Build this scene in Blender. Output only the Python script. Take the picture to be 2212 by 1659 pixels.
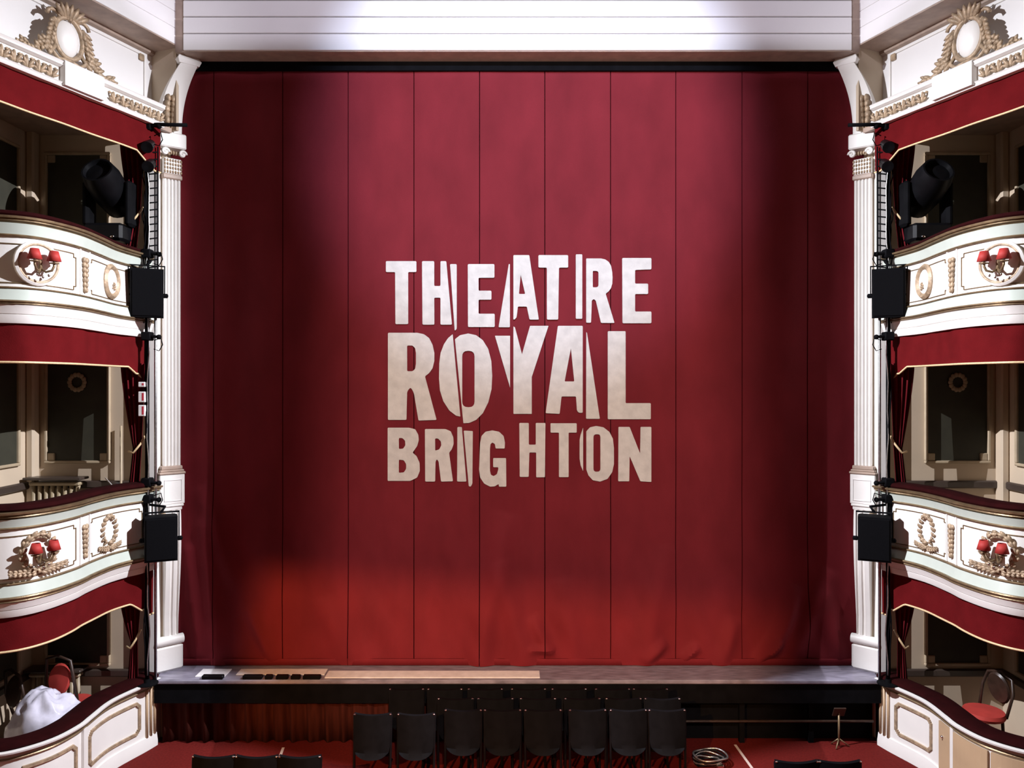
import bpy, bmesh, math, random
from mathutils import Vector, Matrix, Quaternion, noise
random.seed(7)
S = bpy.context.scene
for o in list(bpy.data.objects):
    bpy.data.objects.remove(o)

# ------------------------------------------------------------------ camera
CAMX, CAMY, EYE, F = -0.065, -9.45, 4.25, 1660.0       # metres; F = focal length in photo pixels (2212 wide)
def Z(h): return h + EYE                                # height above the eye -> world z
def W(px, d, h): return Vector((CAMX + (px - 1106) * d / F, d + CAMY, Z(h)))   # column, distance from lens plane, height
def HY(py, d): return (829.5 - py) * d / F
cam_d = bpy.data.cameras.new('camera'); cam = bpy.data.objects.new('camera', cam_d)
S.collection.objects.link(cam); S.camera = cam
cam.location = (CAMX, CAMY, EYE); cam.rotation_euler = (math.pi/2, 0, 0)
cam_d.sensor_width = 36; cam_d.lens = F / 2212 * 36; cam_d.clip_end = 200

# ------------------------------------------------------------------ world, exposure
S.view_settings.view_transform = 'Standard'; S.view_settings.look = 'None'
S.view_settings.exposure = 0.0; S.view_settings.gamma = 1.0; S.view_settings.use_curve_mapping = False
wd = bpy.data.worlds.new('house_glow'); S.world = wd; wd.use_nodes = True
wd.node_tree.nodes['Background'].inputs[0].default_value = (1.0, 0.55, 0.28, 1)
wd.node_tree.nodes['Background'].inputs[1].default_value = 0.05

# ------------------------------------------------------------------ stage lanterns and an added header fill (position, aim, colour, watts, cone, blend, radius)
LIGHTS = [
    ('key_from_right', (3.6, 6.3, 4.35), (-4.4, 8.0, -3.4), (0.92, 0.93, 1.0), 7200, 108, 1.0, .0016, [('right', 10.3)]),
    ('key_from_left', (-3.6, 6.3, 4.35), (4.4, 8.0, -3.4), (0.92, 0.93, 1.0), 7200, 108, 1.0, .0016, [('left', 10.3)]),
    ('pool', (0.15, 2.2, 5.2), (0.17, 9.45, 3.15), (0.70, 0.86, 1.20), 2200, 45, .55, .05, []),
    ('header_fill', (0.0, 3.4, 6.2), (0.0, 9.1, 4.6), (0.86, 0.82, 1.0), 950, 110, .3, .006, [('bottom', 5.7)]),  # unseen fill lamp, added to brighten the header boards
    ('column', (0.2, -0.6, 2.6), (0.2, 9.45, 0.2), (1.0, 0.79, 0.69), 2850, 60, .5, .012, [('left', 13.2), ('right', 14.0)]),
    ('low_wash', (-2.6, -0.8, 0.9), (-0.1, 9.45, -2.6), (1.0, 0.48, 0.16), 3100, 60, .5, .006, [('top', 0.3), ('left', 16.5), ('right', 15.0)]),
]

# ------------------------------------------------------------------ materials
MATS = {}
def mat(name, col, rough=.6, metal=0.0, var=.06, nscale=8.0, bump=0.0, bscale=60.0, sheen=0.0, spec=.5, coat=0.0, stretch=None, trans=0.0):
    if name in MATS: return MATS[name]
    m = bpy.data.materials.new(name); m.use_nodes = True
    nt = m.node_tree; b = nt.nodes['Principled BSDF']
    tc = nt.nodes.new('ShaderNodeTexCoord'); mp = nt.nodes.new('ShaderNodeMapping')
    nt.links.new(tc.outputs['Object'], mp.inputs['Vector'])
    if stretch: mp.inputs['Scale'].default_value = stretch
    n = nt.nodes.new('ShaderNodeTexNoise'); n.inputs['Scale'].default_value = nscale; n.inputs['Detail'].default_value = 6
    nt.links.new(mp.outputs[0], n.inputs['Vector'])
    r = nt.nodes.new('ShaderNodeValToRGB')
    r.color_ramp.elements[0].position = .3; r.color_ramp.elements[1].position = .7
    r.color_ramp.elements[0].color = tuple(max(0, c * (1 - var)) for c in col) + (1,)
    r.color_ramp.elements[1].color = tuple(min(1, c * (1 + var)) for c in col) + (1,)
    nt.links.new(n.outputs['Fac'], r.inputs[0]); nt.links.new(r.outputs[0], b.inputs['Base Color'])
    b.inputs['Roughness'].default_value = rough; b.inputs['Metallic'].default_value = metal
    b.inputs['Specular IOR Level'].default_value = spec
    b.inputs['Sheen Weight'].default_value = sheen; b.inputs['Coat Weight'].default_value = coat
    b.inputs['Transmission Weight'].default_value = trans
    if bump:
        n2 = nt.nodes.new('ShaderNodeTexNoise'); n2.inputs['Scale'].default_value = bscale; n2.inputs['Detail'].default_value = 4
        nt.links.new(mp.outputs[0], n2.inputs['Vector'])
        bp = nt.nodes.new('ShaderNodeBump'); bp.inputs['Strength'].default_value = bump; bp.inputs['Distance'].default_value = .01
        nt.links.new(n2.outputs['Fac'], bp.inputs['Height']); nt.links.new(bp.outputs[0], b.inputs['Normal'])
    MATS[name] = m; return m
WHITE = mat('white_paint', (.86, .835, .80), .45, var=.03, nscale=3, bump=.08, bscale=25)
LILAC = mat('header_paint', (.82, .80, .79), .5, var=.02, nscale=2)
GREEN = mat('pale_green_paint', (.53, .58, .52), .45, var=.03)
GILT = mat('dull_gilt', (.26, .18, .10), .42, metal=.55, var=.25, nscale=14, bump=.15)
ORN = mat('aged_plaster_gilding', (.40, .29, .19), .5, metal=.15, var=.35, nscale=22, bump=.3)
BROWN = mat('brown_moulding', (.40, .30, .24), .5, var=.15)
CREAM = mat('cream_wall', (.56, .45, .33), .6, var=.05, nscale=2)
DARKPANEL = mat('dark_green_panel', (.032, .030, .018), .7, var=.2, nscale=5)
PANELTRIM = mat('panel_trim', (.42, .33, .22), .55, var=.1)
DADO = mat('dark_dado_rail', (.05, .035, .028), .35)
RED = mat('red_velvet', (.108, .006, .0075), .95, var=.12, nscale=5, bump=.2, bscale=120, spec=.05)
REDCUSH = mat('dark_red_cushion', (.020, .0022, .0026), .9, var=.2, nscale=9, spec=.06)
DRAPE = mat('wine_drape', (.12, .010, .014), .95, var=.2, nscale=7, spec=.05, stretch=(3, 3, .6))
CORD = mat('gold_cord', (.78, .58, .33), .5, metal=.1, var=.15, nscale=60)
CURT = mat('painted_red_cloth', (.19, .018, .026), .75, var=.13, nscale=1.6, bump=.14, bscale=140, spec=.12, stretch=(1.6, 1, .8))
LETTER = mat('off_white_letter_cloth', (.70, .70, .66), .75, var=.10, nscale=9, bump=.25, bscale=30, spec=.2)
BLACK = mat('black_matt', (.004, .004, .005), .75, var=.3, spec=.06)
BLACKSH = mat('black_satin', (.005, .005, .006), .4, var=.3, spec=.12)
GRILLE = mat('speaker_grille', (.004, .004, .005), .8, var=.5, nscale=300, spec=.05, bump=.3, bscale=400)
METAL = mat('worn_steel', (.55, .55, .55), .3, metal=.9, var=.2, nscale=40)
CHROME = mat('chrome', (.8, .8, .8), .12, metal=1.0, var=.05)
CARPET = mat('red_carpet', (.12, .010, .008), .95, var=.2, nscale=40, bump=.4, bscale=300, spec=.1)
DECK = mat('stage_deck', (.25, .23, .29), .38, var=.35, nscale=6, stretch=(1, 5, 1), spec=.5)
BOARD = mat('white_board', (.88, .86, .86), .5, var=.08, nscale=12)
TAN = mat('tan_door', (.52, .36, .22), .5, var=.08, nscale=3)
PITCURT = mat('pit_curtain', (.055, .012, .008), .9, var=.25, nscale=8, stretch=(4, 4, .5), spec=.1)
PLASTIC = mat('plastic_sheet', (.72, .70, .82), .16, var=.1, nscale=12, spec=.6)
SHADE = mat('red_lampshade', (.42, .03, .025), .7, var=.08)
CHAIRRED = mat('red_chair_pad', (.42, .035, .025), .8, var=.12)
WOODD = mat('dark_wood', (.035, .018, .012), .4, var=.3, nscale=12)
RADI = mat('radiator_paint', (.34, .27, .17), .45, var=.12)
LABELRED = mat('red_print', (.55, .03, .06), .6)
TAPE = mat('white_tape', (.62, .52, .48), .6)

# ------------------------------------------------------------------ builders
C = S.collection
ROOT = {}                                              # object -> world position of its root
def thing(name, label, cat, loc=(0, 0, 0), group=None, kind=None, m=1):
    o = bpy.data.objects.new(name, None); C.objects.link(o)
    loc = Vector(loc); loc.x *= m
    o.location = loc; o.empty_display_size = .1
    tag(o, label, cat, group, kind); ROOT[o] = loc; return o
def tag(o, label=None, cat=None, group=None, kind=None):
    if label: o['label'] = label
    if cat: o['category'] = cat
    if group: o['group'] = group
    if kind: o['kind'] = kind
    return o
class MB:
    def __init__(s, M=None): s.bm = bmesh.new(); s.M = M or Matrix.Identity(4)
    def v(s, p): return s.bm.verts.new(s.M @ Vector(p))
    def f(s, vs):
        try: s.bm.faces.new(vs)
        except ValueError: pass
    def box(s, x0, x1, y0, y1, z0, z1):
        q = [s.v((x, y, z)) for z in (z0, z1) for y in (y0, y1) for x in (x0, x1)]
        for a in ((0,1,3,2),(4,6,7,5),(0,4,5,1),(2,3,7,6),(0,2,6,4),(1,5,7,3)): s.f([q[i] for i in a])
        return s
    def cbox(s, x0, x1, y0, y1, z0, z1, b=.01):       # box with bevelled edges
        pts = []
        for x, sx in ((x0, 1), (x1, -1)):
            for y, sy in ((y0, 1), (y1, -1)):
                for z, sz in ((z0, 1), (z1, -1)):
                    pts += [(x, y+sy*b, z+sz*b), (x+sx*b, y, z+sz*b), (x+sx*b, y+sy*b, z)]
        return s.hull(pts)
    def hull(s, pts):
        vs = [s.v(p) for p in pts]
        bmesh.ops.convex_hull(s.bm, input=vs); return s
    def prism(s, poly, z0, z1):                        # poly in local xy
        a = [s.v((x, y, z0)) for x, y in poly]; b = [s.v((x, y, z1)) for x, y in poly]; n = len(poly)
        s.f(a[::-1]); s.f(b)
        for i in range(n): s.f([a[i], a[(i+1) % n], b[(i+1) % n], b[i]])
        return s
    def loft(s, rings, closed_ring=True, caps=True):
        R = [[s.v(p) for p in r] for r in rings]; n = len(R[0])
        for a, b in zip(R, R[1:]):
            for i in range(n if closed_ring else n-1): s.f([a[i], a[(i+1) % n], b[(i+1) % n], b[i]])
        if caps: s.f(R[0][::-1]); s.f(R[-1])
        return s
    def tube(s, pts, r, seg=8, closed=False):
        pts = [Vector(p) for p in pts]; n = len(pts); rings = []; prev = None
        for i, p in enumerate(pts):
            if closed: t = pts[(i+1) % n] - pts[i-1]
            else: t = pts[min(i+1, n-1)] - pts[max(i-1, 0)]
            t = t.normalized() if t.length else Vector((0, 0, 1))
            if prev is None: prev = t.orthogonal().normalized()
            prev = (prev - t * prev.dot(t)); prev = prev.normalized() if prev.length > 1e-6 else t.orthogonal().normalized()
            q = t.cross(prev); rr = r[i] if isinstance(r, (list, tuple)) else r
            rings.append([p + (prev*math.cos(a) + q*math.sin(a)) * rr for a in [2*math.pi*k/seg for k in range(seg)]])
        if closed: rings.append(rings[0]); return s.loft(rings, caps=False)
        return s.loft(rings)
    def lathe(s, prof, seg=16, c=(0, 0, 0), sc=(1, 1)):
        return s.loft([[(c[0]+r*math.cos(a)*sc[0], c[1]+r*math.sin(a)*sc[1], c[2]+z) for a in [2*math.pi*k/seg for k in range(seg)]] for r, z in prof])
    def ell(s, c, r, seg=10, rings=6):
        pr = [(max(.02, math.sin(math.pi*k/rings)), -math.cos(math.pi*k/rings)) for k in range(rings+1)]
        return s.loft([[(c[0]+q*math.cos(a)*r[0], c[1]+q*math.sin(a)*r[1], c[2]+z*r[2]) for a in [2*math.pi*k/seg for k in range(seg)]] for q, z in pr])
    def grid(s, P):                                    # open surface from rows of points
        R = [[s.v(p) for p in r] for r in P]
        for a, b in zip(R, R[1:]):
            for i in range(len(a)-1): s.f([a[i], a[i+1], b[i+1], b[i]])
        return s
    def slab(s, P, off):                               # grid with thickness
        Q = [[Vector(p) + Vector(off) for p in r] for r in P]
        A = [[s.v(p) for p in r] for r in P]; B = [[s.v(p) for p in r] for r in Q]
        nr, nc = len(A), len(A[0])
        for i in range(nr-1):
            for j in range(nc-1):
                s.f([A[i][j], A[i][j+1], A[i+1][j+1], A[i+1][j]]); s.f([B[i][j], B[i+1][j], B[i+1][j+1], B[i][j+1]])
        edge = [(0, j) for j in range(nc)] + [(i, nc-1) for i in range(1, nr)] + [(nr-1, j) for j in range(nc-2, -1, -1)] + [(i, 0) for i in range(nr-2, 0, -1)]
        for (a, b), (c, d) in zip(edge, edge[1:] + edge[:1]): s.f([A[a][b], B[a][b], B[c][d], A[c][d]])
        return s
    def build(s, name, material, parent=None, m=1, smooth=False, auto=None):
        bm = s.bm
        if m == -1:
            for v in bm.verts: v.co.x *= -1
        off = ROOT.get(parent, Vector()) if parent else Vector()
        for v in bm.verts: v.co -= off
        bmesh.ops.recalc_face_normals(bm, faces=bm.faces)
        me = bpy.data.meshes.new(name); bm.to_mesh(me); bm.free()
        me.materials.append(material)
        if smooth or auto:
            me.polygons.foreach_set('use_smooth', [True]*len(me.polygons))
            if auto: me.set_sharp_from_angle(angle=math.radians(auto))
        o = bpy.data.objects.new(name, me); C.objects.link(o)
        if parent: o.parent = parent; ROOT[o] = off
        else: ROOT[o] = Vector()
        return o
def struct(o): o['kind'] = 'structure'; return o
def frame(o, x, y, z=None):                            # matrix from origin and axes
    x = Vector(x); y = Vector(y); z = Vector(z) if z else Vector((0, 0, 1))
    M = Matrix.Identity(4)
    for i in range(3): M[i][0] = x[i]; M[i][1] = y[i]; M[i][2] = z[i]; M[i][3] = o[i]
    return M
def catmull(P, k=8):
    out = []; P = [Vector(p) for p in P]
    for i in range(len(P)-1):
        a = P[max(i-1, 0)]; b = P[i]; c = P[i+1]; d = P[min(i+2, len(P)-1)]
        for j in range(k):
            t = j/k; out.append(.5*((2*b)+(c-a)*t+(2*a-5*b+4*c-d)*t*t+(3*b-a-3*c+d)*t**3))
    return out + [P[-1]]
class Path:                                            # plan line of a box front, from the stage outward; X relative to the lens, d from it
    def __init__(s, pts, k=8):
        s.p = [Vector((CAMX + x, d + CAMY)) for d, x in (catmull([(a, b) for a, b in pts], k) if k > 1 else pts)]
        s.L = [0]
        for a, b in zip(s.p, s.p[1:]): s.L.append(s.L[-1] + (b-a).length)
    def at(s, q):
        q = max(0, min(s.L[-1]-1e-6, q)); i = 0
        while s.L[i+1] < q: i += 1
        a, b = s.p[i], s.p[i+1]; return a.lerp(b, (q-s.L[i])/max(1e-9, s.L[i+1]-s.L[i]))
    def fr(s, q):
        a, b = s.at(max(0, q-.05)), s.at(min(s.L[-1]-1e-5, q+.05)); t = (b-a).normalized()
        return s.at(q), t, Vector((-t.y, t.x))
    def px(s, px):                                     # length along the path where it crosses a photo column
        k = (px-1106)/F; best = 0
        for i, p in enumerate(s.p):
            if (p.x-CAMX)/(p.y-CAMY) <= k:
                if i == 0: return 0
                a, b = s.p[i-1], s.p[i]; fa = (a.x-CAMX)/(a.y-CAMY)-k; fb = (b.x-CAMX)/(b.y-CAMY)-k
                return s.L[i-1] + (s.L[i]-s.L[i-1])*fa/(fa-fb)
        return s.L[-1]
    def px_off(s, px, o):
        best = (9, 0)
        for i in range(801):
            q = s.L[-1]*i/800; p = s.pos(q, o, 0); e = abs((p.x-CAMX)/(p.y-CAMY)-(px-1106)/F)
            if e < best[0]: best = (e, q)
        return best[1]
    def pos(s, q, o, h):
        p, t, n = s.fr(q); p = p + n*o; return Vector((p.x, p.y, Z(h)))
    def M(s, q, o, h):                                 # local frame: x along the path, y into the room, z up
        p, t, n = s.fr(q); return frame(s.pos(q, o, h), (t.x, t.y, 0), (n.x, n.y, 0))
    def samples(s, q0, q1, n):
        return [q0 + (q1-q0)*i/n for i in range(n+1)]
    def sweep(s, mb, prof, q0, q1, n=40):
        return mb.loft([[s.pos(q, o, h) for o, h in prof] for q in s.samples(q0, q1, n)])

# ------------------------------------------------------------------ lanterns
def lantern(name, pos, aim, col, watts, cone, blend, rad, blades):
    p = Vector((CAMX*0 + pos[0], pos[1] + CAMY, Z(pos[2]))); a = Vector((aim[0], aim[1] + CAMY, Z(aim[2])))
    d = (a - p).normalized()
    ld = bpy.data.lights.new('lamp_' + name, 'SPOT'); ld.energy = watts; ld.color = col
    ld.spot_size = math.radians(cone); ld.spot_blend = blend; ld.shadow_soft_size = rad
    lo = bpy.data.objects.new('lamp_' + name, ld); C.objects.link(lo)
    lo.location = p; lo.rotation_euler = d.to_track_quat('-Z', 'Y').to_euler()
    flat = Vector((d.x, d.y, 0)).normalized() if name.startswith('key') else d
    r = flat.cross(Vector((0, 0, 1))).normalized(); u = r.cross(flat)
    words = {'key_from_right': 'lantern high on the right throwing light across to the left boxes', 'key_from_left': 'lantern high on the left throwing light across to the right boxes',
             'pool': 'lantern overhead lighting the top of the red cloth', 'header_fill': 'fill lantern added overhead to brighten the white header',
             'column': 'lantern overhead lighting the lettering', 'low_wash': 'lantern on the circle front lighting the foot of the cloth'}[name]
    t = thing('stage_lantern', 'black ' + words, 'lantern', p - flat*.3, 'lanterns out of frame')
    M = frame(p, r, u, -flat)
    MB(M).lathe([(.02, .08), (.08, .1), (.10, .15), (.10, .3), (.06, .36)], 16).build('body', BLACK, t)
    D0 = .05 if name.startswith('key') else .22
    for side, ang in blades:  # unseen plates added in front of the lamp to cut its beam
        k = D0 * math.tan(math.radians(ang)); e = .34 if D0 < .1 else .5; lo_ = -.72 if D0 < .1 else -.6
        mb = MB(M)
        if side == 'right': mb.box(k, k+e, lo_, .25, -D0-.004, -D0)
        if side == 'left': mb.box(-k-e, -k, lo_, .25, -D0-.004, -D0)
        if side == 'top': mb.box(-.55, .55, k, k+.4, -D0-.012, -D0-.002)
        if side == 'bottom': mb.box(-.55, .55, -k-.4, -k, -D0-.012, -D0-.002)
        mb.build('added_barn_door', BLACK, t)
for L in LIGHTS: lantern(*L)

# ================================================================== STRUCTURE
# stalls floor
struct(MB().box(-6.2, 6.2, -9.4, -.12, -.1, 0).build('floor', CARPET))
# header over the stage: boards with grooves
AX = 3.98 - CAMX * 0
hd = struct(MB().box(-AX-.1, AX+.1, 9.16+CAMY, 9.42+CAMY, Z(3.955), Z(5.3)).build('wall_header', BROWN))
PH = .197
for i in range(6):
    z0 = Z(3.955) + i*PH
    MB().cbox(-AX+.02, AX-.02, 9.10+CAMY, 9.165+CAMY, z0+(.0 if i == 0 else .005), z0+PH-.005, .006).build('board', LILAC, hd)
MB().box(-AX, AX, 9.12+CAMY, 9.42+CAMY, Z(3.945), Z(3.955)).build('soffit', BROWN, hd)
struct(MB().box(-4.3, 4.3, 9.40+CAMY, 9.43+CAMY, Z(3.835), Z(3.96)).build('trim_1', BLACK))

# straight upper line over the boxes
P3 = Path([(9.25, -3.98), (7.05, -4.80), (5.4, -5.415)], 1)
SIDES = ((1, 'left'), (-1, 'right'))
for m, side in SIDES:
    wl = struct(P3.sweep(MB(), [(-.05, 4.04), (-.05, 5.3), (-.2, 5.3), (-.2, 4.04)], 0, P3.L[-1], 4).build('wall_upper_'+side, BROWN, m=m))
    for i in range(6):
        h0 = 4.045 + i*PH
        P3.sweep(MB(), [(0, h0+.005), (0, h0+PH-.005), (-.01, h0+PH), (-.06, h0+PH), (-.06, h0), (-.01, h0)], .0, P3.L[-1], 4).build('board', LILAC, wl, m)
    MB().tube([P3.pos(.01, .0, 4.0), P3.pos(.01, .0, 5.3)], .02, 10).build('corner_bead', WHITE, wl, m, True)
    # side wall and end wall behind the boxes
    XS = -5.78 + CAMX
    sw = struct(MB().box(XS-.12, XS, 5.2+CAMY, 9.35+CAMY, 0, Z(3.1)).build('wall_'+side, CREAM, m=m))
    ew = struct(MB().box(XS, CAMX-4.16, 9.25+CAMY, 9.37+CAMY, 0, Z(3.1)).build('wall_end_'+side, CREAM, m=m))
    jb = struct(MB().cbox(CAMX-4.32, CAMX-4.225, 9.12+CAMY, 9.26+CAMY, 0, Z(3.0), .01).build('trim_2' if m == 1 else 'trim_3', WHITE, m=m))
    # framed dark panels on the end and side walls of each level
    for hb, ht in ((-.92, .42), (1.72, 2.75), (-3.35, -2.25)):
        x0, x1 = CAMX-5.58, CAMX-4.86; y = 9.25+CAMY
        pn = MB().box(x0, x1, y-.012, y, Z(hb), Z(ht)).build('panel', DARKPANEL, ew, m)
        fr = MB(); w = .035
        for a, b, c, d in ((x0-w, x1+w, hb-w, hb), (x0-w, x1+w, ht, ht+w), (x0-w, x0, hb, ht), (x1, x1+w, hb, ht)):
            fr.cbox(a, b, y-.04, y, Z(c), Z(d), .008)
        for cx in (x0, x1-.09):
            for cz in (hb, ht-.09): fr.cbox(cx, cx+.09, y-.03, y, Z(cz), Z(cz+.09), .008)
        fr.build('panel_frame', PANELTRIM, pn, m)
        if hb == -.92:
            wr = MB()
            for k in range(14):
                a = 2*math.pi*k/14; wr.ell(((x0+x1)/2+.09*math.cos(a), y-.03, Z(.02)+.09*math.sin(a)), (.03, .015, .03), 8, 5)
            wr.build('wreath', RADI, pn, m, True)
        y0, y1 = 7.6+CAMY, 8.95+CAMY
        p2 = MB().box(XS, XS+.012, y0, y1, Z(hb), Z(ht)).build('panel', DARKPANEL, sw, m)
        fr = MB()
        for a, b, c, d in ((y0-w, y1+w, hb-w, hb), (y0-w, y1+w, ht, ht+w), (y0-w, y0, hb, ht), (y1, y1+w, hb, ht)):
            fr.cbox(XS, XS+.04, a, b, Z(c), Z(d), .008)
        fr.build('panel_frame', PANELTRIM, p2, m)
        hr = hb - .33 if hb > -3 else hb - .16
        MB().cbox(XS, XS+.05, 6.0+CAMY, 9.25+CAMY, Z(hr), Z(hr+.09), .015).build('dado_rail', DADO, sw, m)
        MB().cbox(XS, CAMX-4.32, y-.05, y, Z(hr), Z(hr+.09), .015).build('dado_rail', DADO, ew, m)
    MB().cbox(XS, XS+.1, 9.12+CAMY, 9.25+CAMY, Z(-2), Z(3.05), .02).build('corner_post', CREAM, ew, m)
    if m == 1: MB().tube([(CAMX-4.68, 9.2+CAMY, Z(-2.05)), (CAMX-4.68, 9.2+CAMY, Z(-.5))], .014, 8).build('pipe', PANELTRIM, ew, m, True)

# ================================================================== STAGE
st = thing('stage_apron', 'low black-fronted stage apron with scuffed grey deck below the red cloth', 'stage', (0, -.3, 0))
SH = Z(-3.458)
MB().cbox(-4.28, 4.28, 8.97+CAMY, 9.9+CAMY, SH-.05, SH, .012).build('deck', DECK, st)
MB().box(-4.26, 4.26, 9.0+CAMY, 9.06+CAMY, Z(-3.74), SH-.05).build('black_fascia', BLACK, st)
MB().box(-4.26, 4.26, 9.22+CAMY, 9.26+CAMY, 0, Z(-3.6)).build('back_panel', BLACK, st)
for k in range(6):
    x = .2 + k*.82
    MB().box(x-.03, x+.03, 9.1+CAMY, 9.16+CAMY, 0, SH-.06).build('prop', BLACK, st)
MB().tube([(.3, 9.07+CAMY, Z(-3.98)), (4.2, 9.07+CAMY, Z(-3.98))], .015, 8).build('rail', WOODD, st)
# pleated pit curtain
pc = MB(); P = []
N = 260; x0, x1 = -4.2, .55
for h in (-3.70, -3.78, -3.95, -4.245):
    row = []
    for i in range(N+1):
        x = x0 + (x1-x0)*i/N
        a = (.012 if h > -3.75 else .03) * (math.sin(x*34 + 2*noise.noise((x*2, 0, 0))*3) + .5*math.sin(x*61 + h*2))
        row.append((x, 9.13+CAMY + a, Z(h)))
    P.append(row)
pc.slab(P, (0, .012, 0))
tag(pc.build('pit_curtain', PITCURT, None, 1, True), 'dark red pleated curtain hanging below the stage front on the left', 'curtain')

# ------------------------------------------------------------------ the big red cloth
YC = 0.0
ridges = [((1035,1425),(1095,1110),.05,26),((1130,1425),(1078,1210),.045,24),((1185,1405),(1150,1330),.03,14),((1395,1412),(1440,1180),.028,26),((1668,1405),(1722,1265),.06,16),
          ((1722,1395),(1792,1230),.045,20),((438,1140),(472,1405),.04,18),((545,1325),(592,1432),.05,16),((500,1240),(432,1050),.03,20),((1560,1425),(1590,1335),.03,16),((1640,1425),(1682,1378),.05,12),
          ((1780,1290),(1812,1430),.04,20),((408,1190),(430,1425),.04,14),((1242,1425),(1212,1250),.025,22),((740,1410),(700,1290),.025,22),((1400,1420),(1440,1385),.04,12),((1480,1420),(1510,1395),.04,10),((1150,1402),(1200,1404),.035,8)]
RW = []
PXM = 9.45/F
for a, b, amp, w in ridges:
    RW.append((Vector((CAMX+(a[0]-1106)*PXM, (829.5-a[1])*PXM)), Vector((CAMX+(b[0]-1106)*PXM, (829.5-b[1])*PXM)), amp, w*PXM))
def cloth(x, h):
    low = max(0., min(1., (-.9-h)/2.4))
    y = .010*noise.noise((x*.9, h*.25, 3.1)) + .004*noise.noise((x*3.2, h*.5, 8.0))
    y += .04*low*noise.noise((x*1.7+h*.5, h*.9, 5.5)) + .022*low*noise.noise((x*5+h*2, h*2.2, 1.5))
    edge = max(0., min(1., (abs(x)-2.3)/1.2)); y += .012*edge*math.sin(x*9+noise.noise((x, h*.4, 0))*2)
    for a, b, amp, w in RW:
        ab = b-a; p = Vector((x, h)); t = max(0., min(1., (p-a).dot(ab)/ab.length_squared)); q = (p-(a+ab*t)).length
        if q < w*3: y -= 1.9*amp*math.exp(-(q/w)**2)*math.sin(math.pi*min(1, .15+t*.85))**.5 if t < 1 else 0
    return y
cl = thing('stage_cloth', 'huge red front cloth with white theatre lettering filling the stage opening', 'stage cloth', (0, 0, SH))
seams = [330, 462, 611, 752, 894, 1036, 1177, 1319, 1460, 1603, 1745, 1905]
HT, HB = 3.90, -3.45
for a, b in zip(seams, seams[1:]):
    xa, xb = CAMX+(a-1106)*PXM, CAMX+(b-1106)*PXM; nx, nz = 34, 230; P = []
    for j in range(nz+1):
        h = HT + (HB-HT)*j/nz; row = []
        for i in range(nx+1):
            u = 0 if i == 0 else 1 if i == nx else .004+.992*(i-1)/(nx-2)
            x = xa+.003+(xb-xa-.006)*u
            e = min(i, nx-i); row.append((x, YC + cloth(x, h) + (.010 if e == 0 else 0), Z(h)))
        P.append(row)
    MB().slab(P, (0, .02, 0)).build('cloth_panel', CURT, cl, 1, False, 35)
MB().box(-4.4, 4.5, YC+.05, YC+.07, SH, Z(HT)).build('backing', REDCUSH, cl)
hem = MB(); P = []
for h in (-3.375, -3.385, -3.452):
    P.append([(x, YC-.022 + .006*noise.noise((x*4, 0, 0)), Z(h)) for x in [-4.3+8.7*i/120 for i in range(121)]])
hem.slab(P, (0, .02, 0)).build('hem', CURT, cl, 1, True)

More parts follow.
